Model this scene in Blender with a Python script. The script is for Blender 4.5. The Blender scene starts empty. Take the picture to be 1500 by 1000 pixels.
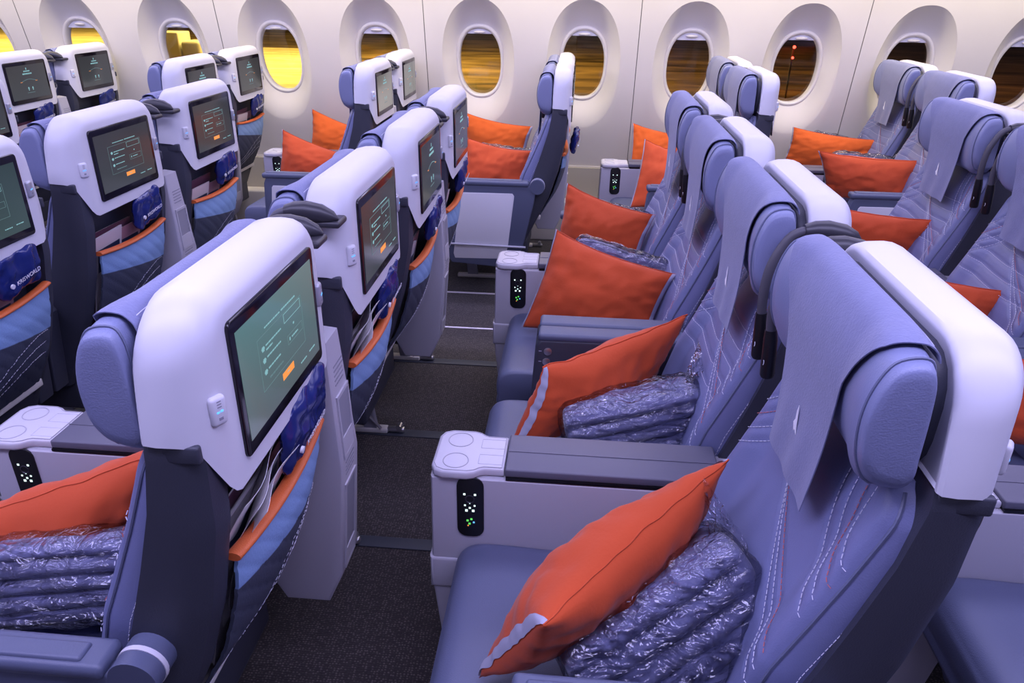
import bpy, bmesh, math, random
from mathutils import Vector, Matrix, noise
import numpy as np

# ---------------------------------------------------------------- camera, world, lights
scene = bpy.context.scene
COL = scene.collection
CAM = dict(loc=(1.4015133, -0.9826935, 1.5415451), yaw=-0.0808975, pitch=0.449462, roll=0.0154972, f=1080.4765)
def make_camera():
    y, p, r = CAM['yaw'], CAM['pitch'], CAM['roll']
    F = Vector((math.sin(y)*math.cos(p), math.cos(y)*math.cos(p), -math.sin(p)))
    R = Vector((math.cos(y), -math.sin(y), 0)); U = R.cross(F)
    R2 = R*math.cos(r) + U*math.sin(r); U2 = -R*math.sin(r) + U*math.cos(r)
    cd = bpy.data.cameras.new('camera'); cd.sensor_width = 36; cd.lens = CAM['f']/1500*36
    cd.clip_start = 0.02; cd.clip_end = 500
    o = bpy.data.objects.new('camera', cd); COL.objects.link(o)
    m = Matrix((R2, U2, -F)).transposed().to_4x4(); m.translation = Vector(CAM['loc'])
    o.matrix_world = m; scene.camera = o
make_camera()
scene.view_settings.view_transform = 'Standard'
scene.view_settings.look = 'None'
scene.view_settings.gamma = 1
scene.view_settings.use_curve_mapping = False
scene.view_settings.exposure = 0.0
w = bpy.data.worlds.new('night'); scene.world = w; w.use_nodes = True
w.node_tree.nodes['Background'].inputs[0].default_value = (0.030, 0.014, 0.006, 1)
w.node_tree.nodes['Background'].inputs[1].default_value = 0.35

def area(name, loc, size, power, color, aim=(0, 0, -1), spread=math.pi):
    l = bpy.data.lights.new(name, 'AREA'); l.shape = 'RECTANGLE'; l.size, l.size_y = size
    l.energy = power; l.color = color; l.spread = spread
    o = bpy.data.objects.new(name, l); COL.objects.link(o); o.location = loc
    o.rotation_euler = Vector(aim).to_track_quat('-Z', 'Y').to_euler()
    return o
LILAC = (0.575, 0.54, 1.0)
area('mood_light_near_aisle', (1.2, -0.55, 2.28), (7.5, 0.55), 132, LILAC)
area('mood_light_centre', (0.6, 0.95, 2.30), (8.0, 0.45), 68, (0.64, 0.60, 1.0))
area('mood_light_far_aisle', (0.6, 2.40, 2.22), (8.0, 0.40), 100, (0.62, 0.58, 1.0))
area('window_wall_light', (0.6, 3.38, 1.95), (8.4, 0.10), 68, (1.0, 0.87, 0.62), aim=(0, 0.30, -1))
area('apron_floodlight', (-20, 64, 12), (20, 16), 20000, (1.0, 0.66, 0.13))
area('apron_floodlight', (-58, 78, 12), (14, 20), 16000, (1.0, 0.66, 0.13))
area('apron_lamp', (-5, 60, 14), (30, 20), 5200, (1.0, 0.50, 0.12))
area('apron_lamp', (26, 60, 14), (20, 20), 1100, (1.0, 0.34, 0.10))

# ---------------------------------------------------------------- materials
def mat(name, color, rough=0.5, metal=0.0, spec=0.5, emit=None, estr=0.0, bump=None, coat=0.0, vary=None, sheen=0.0, alpha=None):
    m = bpy.data.materials.new(name); m.use_nodes = True
    nt = m.node_tree; b = nt.nodes['Principled BSDF']
    b.inputs['Base Color'].default_value = (*color, 1)
    b.inputs['Roughness'].default_value = rough; b.inputs['Metallic'].default_value = metal
    b.inputs['Specular IOR Level'].default_value = spec
    b.inputs['Coat Weight'].default_value = coat
    b.inputs['Sheen Weight'].default_value = sheen
    if emit: b.inputs['Emission Color'].default_value = (*emit, 1); b.inputs['Emission Strength'].default_value = estr
    tc = nt.nodes.new('ShaderNodeTexCoord')
    if vary:
        sc, amt = vary
        n = nt.nodes.new('ShaderNodeTexNoise'); n.inputs['Scale'].default_value = sc; n.inputs['Detail'].default_value = 4
        nt.links.new(tc.outputs['Object'], n.inputs['Vector'])
        mx = nt.nodes.new('ShaderNodeMix'); mx.data_type = 'RGBA'
        mx.inputs[6].default_value = (*[c*(1-amt) for c in color], 1); mx.inputs[7].default_value = (*[min(1, c*(1+amt)) for c in color], 1)
        nt.links.new(n.outputs['Fac'], mx.inputs[0]); nt.links.new(mx.outputs[2], b.inputs['Base Color'])
    if bump:
        kind, sc, st = bump
        if kind == 'voronoi':
            n = nt.nodes.new('ShaderNodeTexVoronoi'); out = 'Distance'
        else:
            n = nt.nodes.new('ShaderNodeTexNoise'); n.inputs['Detail'].default_value = 5; out = 'Fac'
        n.inputs['Scale'].default_value = sc
        nt.links.new(tc.outputs['Object'], n.inputs['Vector'])
        bp = nt.nodes.new('ShaderNodeBump'); bp.inputs['Strength'].default_value = st; bp.inputs['Distance'].default_value = 0.002
        nt.links.new(n.outputs[out], bp.inputs['Height']); nt.links.new(bp.outputs[0], b.inputs['Normal'])
    return m
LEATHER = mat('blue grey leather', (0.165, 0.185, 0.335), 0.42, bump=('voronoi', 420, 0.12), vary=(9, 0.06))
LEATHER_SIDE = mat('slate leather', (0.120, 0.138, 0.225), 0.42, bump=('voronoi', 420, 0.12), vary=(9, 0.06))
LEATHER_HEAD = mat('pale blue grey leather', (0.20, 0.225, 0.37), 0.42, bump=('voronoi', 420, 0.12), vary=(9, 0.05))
FLEECE = mat('grey blue non woven cloth', (0.175, 0.19, 0.325), 0.9, bump=('noise', 260, 0.5), vary=(60, 0.10), sheen=0.2)
SHELL = mat('satin white plastic', (0.62, 0.62, 0.67), 0.38, spec=0.4)
CONSOLE = mat('light grey plastic', (0.46, 0.45, 0.50), 0.45, bump=('noise', 500, 0.1))
TRAY = mat('pale grey plastic', (0.60, 0.59, 0.64), 0.40)
RECESS = mat('mid grey plastic', (0.26, 0.26, 0.31), 0.5)
DARK = mat('dark slate plastic', (0.040, 0.043, 0.062), 0.5, bump=('noise', 420, 0.2))
ARM = mat('slate blue plastic', (0.085, 0.10, 0.165), 0.45, bump=('noise', 420, 0.15))
LID = mat('warm grey plastic lid', (0.12, 0.12, 0.16), 0.42)
BLACK = mat('black plastic', (0.006, 0.006, 0.008), 0.35)
LAMPBLACK = mat('satin black lamp plastic', (0.032, 0.031, 0.040), 0.38)
GOOSE = mat('grey rubber gooseneck', (0.07, 0.068, 0.085), 0.5)
GLASSBLK = mat('black bezel glass', (0.008, 0.006, 0.010), 0.10, spec=0.5)
ORANGE = mat('orange cotton', (0.56, 0.068, 0.010), 0.85, bump=('noise', 150, 0.25), vary=(7, 0.07), sheen=0.15)
ORANGE_WARMLIT = mat('warm lit orange cotton', (0.66, 0.105, 0.006), 0.85, bump=('noise', 150, 0.25), vary=(7, 0.07), sheen=0.15)  # same cotton with the warm window-side light put into its colour
TRIM = mat('orange leather trim', (0.62, 0.13, 0.03), 0.5, bump=('voronoi', 500, 0.15))
TAPE = mat('grey piping tape', (0.40, 0.40, 0.50), 0.8)
POCKBLUE = mat('sky blue quilted fabric', (0.21, 0.34, 0.58), 0.75, bump=('noise', 200, 0.3))
POCKGREY = mat('charcoal quilted fabric', (0.045, 0.055, 0.085), 0.75, bump=('noise', 200, 0.3))
def pocket_mat():
    m = mat('two tone quilted fabric', (0.2, 0.2, 0.2), 0.75, bump=('noise', 200, 0.3))
    nt = m.node_tree; b = nt.nodes['Principled BSDF']
    tc = nt.nodes.new('ShaderNodeTexCoord'); sp = nt.nodes.new('ShaderNodeSeparateXYZ'); nt.links.new(tc.outputs['Object'], sp.inputs[0])
    ma = nt.nodes.new('ShaderNodeMath'); ma.operation = 'MULTIPLY_ADD'; ma.inputs[1].default_value = 0.17
    nt.links.new(sp.outputs['Y'], ma.inputs[0]); nt.links.new(sp.outputs['Z'], ma.inputs[2])
    mr = nt.nodes.new('ShaderNodeMapRange'); mr.inputs['From Min'].default_value = 0.687; mr.inputs['From Max'].default_value = 0.690; nt.links.new(ma.outputs[0], mr.inputs['Value'])
    mx = nt.nodes.new('ShaderNodeMix'); mx.data_type = 'RGBA'; mx.inputs[6].default_value = (0.050, 0.060, 0.095, 1); mx.inputs[7].default_value = (0.21, 0.34, 0.58, 1)
    nt.links.new(mr.outputs[0], mx.inputs[0]); nt.links.new(mx.outputs[2], b.inputs['Base Color'])
    return m
POCKET = pocket_mat()
THREAD = mat('pale thread', (0.62, 0.62, 0.72), 0.8)
REDTHREAD = mat('red thread', (0.50, 0.14, 0.13), 0.8)
SEAM = mat('dark seam thread', (0.05, 0.06, 0.10), 0.8)
BLANKET = mat('blue grey fleece blanket', (0.23, 0.245, 0.41), 0.95, bump=('noise', 130, 0.5), vary=(60, 0.10), sheen=0.4)
BAG = mat('navy blue plastic bag', (0.012, 0.022, 0.14), 0.22, bump=('noise', 25, 0.6))
WHITE = mat('white print', (0.8, 0.8, 0.85), 0.6)
PAPER = mat('magazine paper', (0.62, 0.60, 0.60), 0.5)
COVER = [mat('plum magazine cover', (0.12, 0.045, 0.08), 0.35), mat('rose magazine cover', (0.42, 0.22, 0.26), 0.35), mat('navy magazine cover', (0.02, 0.03, 0.07), 0.3), mat('pale safety card', (0.55, 0.52, 0.55), 0.35)]
PAPERW = mat('white paper', (0.78, 0.77, 0.78), 0.6)
CREAM = mat('warm white trim', (0.62, 0.59, 0.55), 0.5)
STEEL = mat('brushed metal', (0.55, 0.54, 0.56), 0.3, metal=0.9)
SILVER = mat('silver paint', (0.42, 0.42, 0.48), 0.35, metal=0.4)
WALL = mat('cream cabin wall plastic', (0.70, 0.665, 0.60), 0.55, bump=('noise', 300, 0.1))
DADO = mat('beige dado panel', (0.42, 0.39, 0.33), 0.7, bump=('noise', 60, 0.3))
LIP = mat('ivory window frame', (0.78, 0.75, 0.68), 0.35)
SHADE = mat('translucent white window shade', (0.85, 0.85, 0.88), 0.3)
CEIL = mat('pale ceiling panel', (0.42, 0.42, 0.48), 0.6)
GLOW_C = mat('cyan lit symbol', (0, 0, 0), 0.5, emit=(0.30, 0.62, 0.68), estr=0.75)
GLOW_D = mat('dim cyan lit outline', (0, 0, 0), 0.5, emit=(0.14, 0.26, 0.28), estr=0.8)
GLOW_O = mat('orange lit button', (0, 0, 0), 0.5, emit=(1.0, 0.34, 0.07), estr=1.0)
GLOW_W = mat('white lit symbol', (0, 0, 0), 0.5, emit=(0.75, 1.0, 1.0), estr=1.6)
GLOW_G = mat('green lit symbol', (0, 0, 0), 0.5, emit=(0.15, 0.9, 0.15), estr=1.0)
GLOW_B = mat('blue lit symbol', (0, 0, 0), 0.5, emit=(0.12, 0.45, 1.0), estr=1.6)
def display(name, top, bot):  # screen glow; reflections and view-angle contrast are put into its tones
    m = mat(name, (0.004, 0.004, 0.005), 0.13, spec=0.45)
    nt = m.node_tree; b = nt.nodes['Principled BSDF']
    tc = nt.nodes.new('ShaderNodeTexCoord'); sep = nt.nodes.new('ShaderNodeSeparateXYZ'); nt.links.new(tc.outputs['Object'], sep.inputs[0])
    mr = nt.nodes.new('ShaderNodeMapRange'); mr.inputs['From Min'].default_value = 0.95; mr.inputs['From Max'].default_value = 1.14
    nt.links.new(sep.outputs['Z'], mr.inputs['Value'])
    mx = nt.nodes.new('ShaderNodeMix'); mx.data_type = 'RGBA'; mx.inputs[6].default_value = (*bot, 1); mx.inputs[7].default_value = (*top, 1)
    nt.links.new(mr.outputs[0], mx.inputs[0]); nt.links.new(mx.outputs[2], b.inputs['Emission Color'])
    b.inputs['Emission Strength'].default_value = 1.0
    return m
DISP_TEAL = display('teal backlit display', (0.10, 0.205, 0.225), (0.095, 0.115, 0.13))
DISP_GREY = display('dark backlit display', (0.035, 0.036, 0.042), (0.050, 0.056, 0.065))
DISP_DTEAL = display('dim teal backlit display', (0.03, 0.05, 0.055), (0.05, 0.08, 0.085))
DISP_PALE = display('reflection paled display', (0.12, 0.125, 0.12), (0.19, 0.19, 0.175))

def carpet():
    m = mat('dark speckled carpet', (0.03, 0.027, 0.03), 0.95, sheen=0.2)
    nt = m.node_tree; b = nt.nodes['Principled BSDF']
    tc = nt.nodes.new('ShaderNodeTexCoord')
    mp = nt.nodes.new('ShaderNodeMapping'); mp.inputs['Scale'].default_value = (120, 150, 1); nt.links.new(tc.outputs['Object'], mp.inputs[0])
    v = nt.nodes.new('ShaderNodeTexVoronoi'); v.inputs['Scale'].default_value = 1.0; v.inputs['Randomness'].default_value = 0.45
    nt.links.new(mp.outputs[0], v.inputs['Vector'])
    cr = nt.nodes.new('ShaderNodeValToRGB'); cr.color_ramp.elements[0].position = 0.12; cr.color_ramp.elements[0].color = (0.19, 0.155, 0.145, 1)
    cr.color_ramp.elements[1].position = 0.42; cr.color_ramp.elements[1].color = (0.040, 0.032, 0.032, 1)
    nt.links.new(v.outputs['Distance'], cr.inputs[0])
    n = nt.nodes.new('ShaderNodeTexNoise'); n.inputs['Scale'].default_value = 35; nt.links.new(tc.outputs['Object'], n.inputs['Vector'])
    mx = nt.nodes.new('ShaderNodeMix'); mx.data_type = 'RGBA'; mx.blend_type = 'MULTIPLY'; mx.inputs[0].default_value = 0.6
    nt.links.new(cr.outputs[0], mx.inputs[6]); nt.links.new(n.outputs['Fac'], mx.inputs[7])
    nt.links.new(mx.outputs[2], b.inputs['Base Color'])
    bp = nt.nodes.new('ShaderNodeBump'); bp.inputs['Strength'].default_value = 0.6; bp.inputs['Distance'].default_value = 0.003
    nt.links.new(v.outputs['Distance'], bp.inputs['Height']); nt.links.new(bp.outputs[0], b.inputs['Normal'])
    return m
CARPET = carpet()
def film():
    m = bpy.data.materials.new('crinkled clear plastic film'); m.use_nodes = True
    nt = m.node_tree; nt.nodes.clear()
    out = nt.nodes.new('ShaderNodeOutputMaterial')
    tr = nt.nodes.new('ShaderNodeBsdfTransparent'); tr.inputs[0].default_value = (0.93, 0.93, 0.96, 1)
    gl = nt.nodes.new('ShaderNodeBsdfGlossy'); gl.inputs['Roughness'].default_value = 0.10
    tc = nt.nodes.new('ShaderNodeTexCoord')
    def ridge(scale, rot, st):
        mp = nt.nodes.new('ShaderNodeMapping'); mp.inputs['Scale'].default_value = (1, 1, st); mp.inputs['Rotation'].default_value = rot
        nt.links.new(tc.outputs['Object'], mp.inputs[0])
        v = nt.nodes.new('ShaderNodeTexNoise'); v.inputs['Scale'].default_value = scale; v.inputs['Detail'].default_value = 2.5; v.inputs['Distortion'].default_value = 1.0
        nt.links.new(mp.outputs[0], v.inputs['Vector'])
        a = nt.nodes.new('ShaderNodeMath'); a.operation = 'SUBTRACT'; a.inputs[1].default_value = 0.5; nt.links.new(v.outputs['Fac'], a.inputs[0])
        b = nt.nodes.new('ShaderNodeMath'); b.operation = 'ABSOLUTE'; nt.links.new(a.outputs[0], b.inputs[0])
        return b
    r1 = ridge(13, (0.4, 0.5, 0.7), 2.2); r2 = ridge(34, (1.0, 0.1, 0.3), 1.5)
    ad = nt.nodes.new('ShaderNodeMath'); ad.operation = 'MULTIPLY_ADD'; ad.inputs[1].default_value = 0.35
    nt.links.new(r2.outputs[0], ad.inputs[0]); nt.links.new(r1.outputs[0], ad.inputs[2])
    bp = nt.nodes.new('ShaderNodeBump'); bp.inputs['Strength'].default_value = 1.0; bp.inputs['Distance'].default_value = 0.034
    nt.links.new(ad.outputs[0], bp.inputs['Height']); nt.links.new(bp.outputs[0], gl.inputs['Normal'])
    lw = nt.nodes.new('ShaderNodeFresnel'); lw.inputs['IOR'].default_value = 1.6; nt.links.new(bp.outputs[0], lw.inputs['Normal'])
    mr = nt.nodes.new('ShaderNodeMapRange'); mr.inputs['To Min'].default_value = 0.05; mr.inputs['To Max'].default_value = 0.9
    nt.links.new(lw.outputs[0], mr.inputs['Value'])
    mix = nt.nodes.new('ShaderNodeMixShader'); nt.links.new(mr.outputs[0], mix.inputs[0])
    nt.links.new(tr.outputs[0], mix.inputs[1]); nt.links.new(gl.outputs[0], mix.inputs[2]); nt.links.new(mix.outputs[0], out.inputs[0])
    return m
FILM = film()
def pane_mat():
    m = bpy.data.materials.new('window pane'); m.use_nodes = True
    nt = m.node_tree; nt.nodes.clear()
    out = nt.nodes.new('ShaderNodeOutputMaterial')
    tr = nt.nodes.new('ShaderNodeBsdfTransparent'); tr.inputs[0].default_value = (0.9, 0.9, 0.9, 1)
    gl = nt.nodes.new('ShaderNodeBsdfGlossy'); gl.inputs['Roughness'].default_value = 0.05
    mix = nt.nodes.new('ShaderNodeMixShader'); mix.inputs[0].default_value = 0.07
    nt.links.new(tr.outputs[0], mix.inputs[1]); nt.links.new(gl.outputs[0], mix.inputs[2]); nt.links.new(mix.outputs[0], out.inputs[0])
    return m
PANE = pane_mat()
def streaks(name, c1, c2, sx, sy):
    m = mat(name, c1, 0.6)
    nt = m.node_tree; b = nt.nodes['Principled BSDF']
    tc = nt.nodes.new('ShaderNodeTexCoord')
    mp = nt.nodes.new('ShaderNodeMapping'); mp.inputs['Scale'].default_value = (sx, sy, 1); mp.inputs['Rotation'].default_value = (0, 0, 0.25)
    nt.links.new(tc.outputs['Object'], mp.inputs[0])
    n = nt.nodes.new('ShaderNodeTexNoise'); n.inputs['Scale'].default_value = 1; n.inputs['Detail'].default_value = 6; n.inputs['Distortion'].default_value = 0.6
    nt.links.new(mp.outputs[0], n.inputs['Vector'])
    cr = nt.nodes.new('ShaderNodeValToRGB'); cr.color_ramp.elements[0].position = 0.36; cr.color_ramp.elements[0].color = (*c1, 1)
    cr.color_ramp.elements[1].position = 0.66; cr.color_ramp.elements[1].color = (*c2, 1)
    nt.links.new(n.outputs['Fac'], cr.inputs[0]); nt.links.new(cr.outputs[0], b.inputs['Base Color'])
    return m
ASPHALT = streaks('wet asphalt', (0.05, 0.035, 0.03), (0.28, 0.20, 0.12), 0.12, 0.35)
SLAB = streaks('pale lit ground', (0.45, 0.38, 0.25), (0.75, 0.70, 0.5), 0.25, 0.6)

# ---------------------------------------------------------------- mesh helpers
class MB:
    def __init__(s): s.v = []; s.f = []; s.m = []
    def add(s, vs, fs, mi=0):
        o = len(s.v); s.v += [tuple(p) for p in vs]
        for f in fs: s.f.append([i+o for i in f]); s.m.append(mi)
        return s
    def loft(s, rings, closed=True, caps=(True, True), mi=0):
        n = len(rings[0]); vs = [p for r in rings for p in r]; fs = []
        for i in range(len(rings)-1):
            for j in range(n if closed else n-1):
                k = (j+1) % n
                fs.append([i*n+j, i*n+k, (i+1)*n+k, (i+1)*n+j])
        if caps[0]: fs.append(list(range(n))[::-1])
        if caps[1]: fs.append([(len(rings)-1)*n+j for j in range(n)])
        return s.add(vs, fs, mi)
    def box(s, lo, hi, r=0.0, mi=0, seg=3, M=None):
        lo = list(lo); hi = list(hi)
        sx, sy, sz = [hi[i]-lo[i] for i in range(3)]; cx, cy = (lo[0]+hi[0])/2, (lo[1]+hi[1])/2
        r = min(r, sx/2.01, sy/2.01, sz/2.01)
        rings = []
        if r > 0:
            lev = [(r*(1-math.cos(a)), r*(1-math.sin(a))) for a in [math.pi/2*k/seg for k in range(seg+1)]]
            for dz, ins in lev: rings.append([(cx+x, cy+y, lo[2]+dz) for x, y in rrect(sx-2*ins, sy-2*ins, max(r-ins, 1e-4), seg)])
            for dz, ins in lev[::-1]: rings.append([(cx+x, cy+y, hi[2]-dz) for x, y in rrect(sx-2*ins, sy-2*ins, max(r-ins, 1e-4), seg)])
        else:
            b = [(lo[0], lo[1]), (hi[0], lo[1]), (hi[0], hi[1]), (lo[0], hi[1])]
            rings = [[(x, y, z) for x, y in b] for z in (lo[2], hi[2])]
        if M: rings = [[tuple(M @ Vector(p)) for p in q] for q in rings]
        return s.loft(rings, mi=mi)
    def tube(s, pts, r, n=8, mi=0, caps=True, flat=None):
        pts = [Vector(p) for p in pts]; rs = r if isinstance(r, (list, tuple)) else [r]*len(pts)
        t0 = (pts[1]-pts[0]).normalized(); a = Vector((0, 0, 1)) if abs(t0.z) < 0.9 else Vector((0, 1, 0))
        u = t0.cross(a).normalized(); rings = []
        for i, p in enumerate(pts):
            t = (pts[min(i+1, len(pts)-1)]-pts[max(i-1, 0)]).normalized()
            u = (u - t*u.dot(t)).normalized(); v = t.cross(u)
            rings.append([tuple(p + (u*math.cos(2*math.pi*k/n) + v*math.sin(2*math.pi*k/n)*(flat or 1))*rs[i]) for k in range(n)])
        return s.loft(rings, caps=(caps, caps), mi=mi)
    def prism(s, poly, axis, lo, hi, r=0.0, mi=0, seg=3):
        """poly: 2D points in the other two axes (x,z for axis y; y,z for axis x; x,y for axis z)"""
        def P(a, b, c):
            return (a, c, b) if axis == 1 else ((c, a, b) if axis == 0 else (a, b, c))
        def inset(d):
            if d <= 0: return poly
            n = len(poly); out = []
            ar = sum(poly[i][0]*poly[(i+1) % n][1]-poly[(i+1) % n][0]*poly[i][1] for i in range(n)); sg = 1 if ar > 0 else -1
            for i in range(n):
                p0, p1, p2 = Vector(poly[i-1]), Vector(poly[i]), Vector(poly[(i+1) % n])
                e1 = (p1-p0).normalized(); e2 = (p2-p1).normalized()
                n1 = Vector((-e1.y, e1.x))*sg; n2 = Vector((-e2.y, e2.x))*sg
                b = (n1+n2); b = b/max(b.dot(n1), 0.35) if b.length > 1e-6 else n1
                out.append(tuple(p1+b*d))
            return out
        rings = []
        if r > 0:
            for k in range(seg+1):
                a = math.pi/2*k/seg; q = inset(r*(1-math.sin(a))); rings.append([P(x, z, lo+r*(1-math.cos(a))) for x, z in q])
            for k in range(seg, -1, -1):
                a = math.pi/2*k/seg; q = inset(r*(1-math.sin(a))); rings.append([P(x, z, hi-r*(1-math.cos(a))) for x, z in q])
        else: rings = [[P(x, z, c) for x, z in poly] for c in (lo, hi)]
        return s.loft(rings, mi=mi)
    def ball(s, c, rad, nu=16, nv=10, mi=0):
        rings = []
        for i in range(nv+1):
            a = -math.pi/2+math.pi*i/nv; k = max(math.cos(a), 1e-3)
            rings.append([(c[0]+rad[0]*k*math.cos(2*math.pi*j/nu), c[1]+rad[1]*k*math.sin(2*math.pi*j/nu), c[2]+rad[2]*math.sin(a)) for j in range(nu)])
        return s.loft(rings, mi=mi)
    def sheet(s, P, nu, nv, th=0.0, mi=0, closed_edges=True):
        """P(u,v)->Vector for u,v in 0..1; with thickness along the local normal"""
        g = [[Vector(P(i/nu, j/nv)) for j in range(nv+1)] for i in range(nu+1)]
        def N(i, j):
            a = g[min(i+1, nu)][j]-g[max(i-1, 0)][j]; b = g[i][min(j+1, nv)]-g[i][max(j-1, 0)][0:3] if False else g[i][min(j+1, nv)]-g[i][max(j-1, 0)]
            c = a.cross(b); return c.normalized() if c.length > 1e-12 else Vector((0, 0, 1))
        W = nv+1; vs = [tuple(g[i][j]) for i in range(nu+1) for j in range(W)]
        fs = [[i*W+j, i*W+j+1, (i+1)*W+j+1, (i+1)*W+j] for i in range(nu) for j in range(nv)]
        if th:
            o = len(vs); vs += [tuple(g[i][j]-N(i, j)*th) for i in range(nu+1) for j in range(W)]
            fs += [[o+k for k in f[::-1]] for f in fs[:]]
            for i in range(nu): fs += [[i*W, (i+1)*W, o+(i+1)*W, o+i*W], [i*W+nv, o+i*W+nv, o+(i+1)*W+nv, (i+1)*W+nv]]
            for j in range(nv): fs += [[j, o+j, o+j+1, j+1], [nu*W+j, nu*W+j+1, o+nu*W+j+1, o+nu*W+j]]
        return s.add(vs, fs, mi)
    def dashes(s, pts, r=0.0007, dash=0.006, gap=0.003, mi=0):
        pts = [Vector(p) for p in pts]; L = [0]
        for a, b in zip(pts, pts[1:]): L.append(L[-1]+(b-a).length)
        def at(d):
            for i in range(len(L)-1):
                if d <= L[i+1]: return pts[i].lerp(pts[i+1], (d-L[i])/max(L[i+1]-L[i], 1e-9))
            return pts[-1]
        d = 0
        while d < L[-1]-dash:
            s.tube([at(d), at(d+dash)], r, 4, mi); d += dash+gap
        return s
    def build(s, name, mats, parent=None, smooth=40, recalc=True):
        me = bpy.data.meshes.new(name); me.from_pydata(s.v, [], s.f)
        if not isinstance(mats, (list, tuple)): mats = [mats]
        for m in mats: me.materials.append(m)
        me.polygons.foreach_set('material_index', s.m)
        if recalc:
            bm = bmesh.new(); bm.from_mesh(me); bmesh.ops.recalc_face_normals(bm, faces=bm.faces[:]); bm.to_mesh(me); bm.free()
        me.polygons.foreach_set('use_smooth', [True]*len(me.polygons))
        me.set_sharp_from_angle(angle=math.radians(smooth))
        me.update()
        o = bpy.data.objects.new(name, me); COL.objects.link(o)
        if parent: o.parent = parent
        return o
def rrect(w_, h_, r, seg=4):
    out = []
    for cx, cy, a0 in ((w_/2-r, h_/2-r, 0), (-w_/2+r, h_/2-r, 90), (-w_/2+r, -h_/2+r, 180), (w_/2-r, -h_/2+r, 270)):
        for k in range(seg+1):
            a = math.radians(a0+90*k/seg); out.append((cx+r*math.cos(a), cy+r*math.sin(a)))
    return out
def catmull(pts, n, closed=False):
    pts = [Vector(p) for p in pts]; N = len(pts); out = []
    segs = N if closed else N-1
    for i in range(segs):
        if closed: p0, p1, p2, p3 = pts[i-1], pts[i], pts[(i+1) % N], pts[(i+2) % N]
        else: p0, p1, p2, p3 = pts[max(i-1, 0)], pts[i], pts[i+1], pts[min(i+2, N-1)]
        for k in range(n):
            t = k/n
            out.append(0.5*((2*p1)+(-p0+p2)*t+(2*p0-5*p1+4*p2-p3)*t*t+(-p0+3*p1-3*p2+p3)*t**3))
    if not closed: out.append(pts[-1])
    return out
def sstep(a, b, x):
    t = min(1, max(0, (x-a)/(b-a))); return t*t*(3-2*t)
def interp(tab):
    xs = [a for a, b in tab]; ys = [b for a, b in tab]
    return lambda z: float(np.interp(z, xs, ys))
def tag(o, label=None, cat=None, group=None, kind=None):
    if label: o['label'] = label
    if cat: o['category'] = cat
    if group: o['group'] = group
    if kind: o['kind'] = kind
    return o
def empty(name, loc):
    o = bpy.data.objects.new(name, None); COL.objects.link(o); o.location = loc; o.empty_display_size = 0.1
    return o
def copy_tree(o, parent=None):
    c = o.copy(); COL.objects.link(c); c.parent = parent
    for ch in o.children: copy_tree(ch, c)
    return c
def struct(o): o['kind'] = 'structure'; return o

# ---------------------------------------------------------------- the cabin shell
PITCH = 0.965; XOFF = 0.4066
SEATY = {1: 0.0, 2: 0.6065, 3: 1.2292, 4: 1.8357, 5: 2.9176, 6: 3.5150}
ROWS = {r: r*PITCH for r in range(-2, 4)}
XL, XR = -4.6, 5.6
fl = MB().box((XL, -2.2, -0.05), (XR, 3.9, 0)); struct(fl.build('floor', CARPET))
RAIL = mat('seat track cover', (0.045, 0.052, 0.068), 0.5)
for i, y in enumerate((0.13, 0.745, 1.352, 1.955)):
    struct(MB().box((XL, y-0.024, 0), (XR, y+0.024, 0.004), 0.0015).build('trim_%d' % (i+1), RAIL))
STRIP = mat('pale aisle edge strip', (0.85, 0.80, 0.86), 0.5)
for i, y in enumerate((2.325, 2.79)):
    struct(MB().box((XL, y-0.007, 0), (XR, y+0.007, 0.005), 0.0015).build('trim_%d' % (i+5), STRIP))
WY, WS = 3.80, 0.20
def wy(z): return WY-WS*(z-1.1) - 0.10*max(0, z-1.45)**2
WX0, WP = 0.78, 0.6405
WZ = 1.10; AZ = 1.108
def sup(a, b, t, e):
    c, s_ = math.cos(t), math.sin(t)
    k = (abs(c/a)**e+abs(s_/b)**e)**(-1/e); return (k*c, k*s_)
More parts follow.
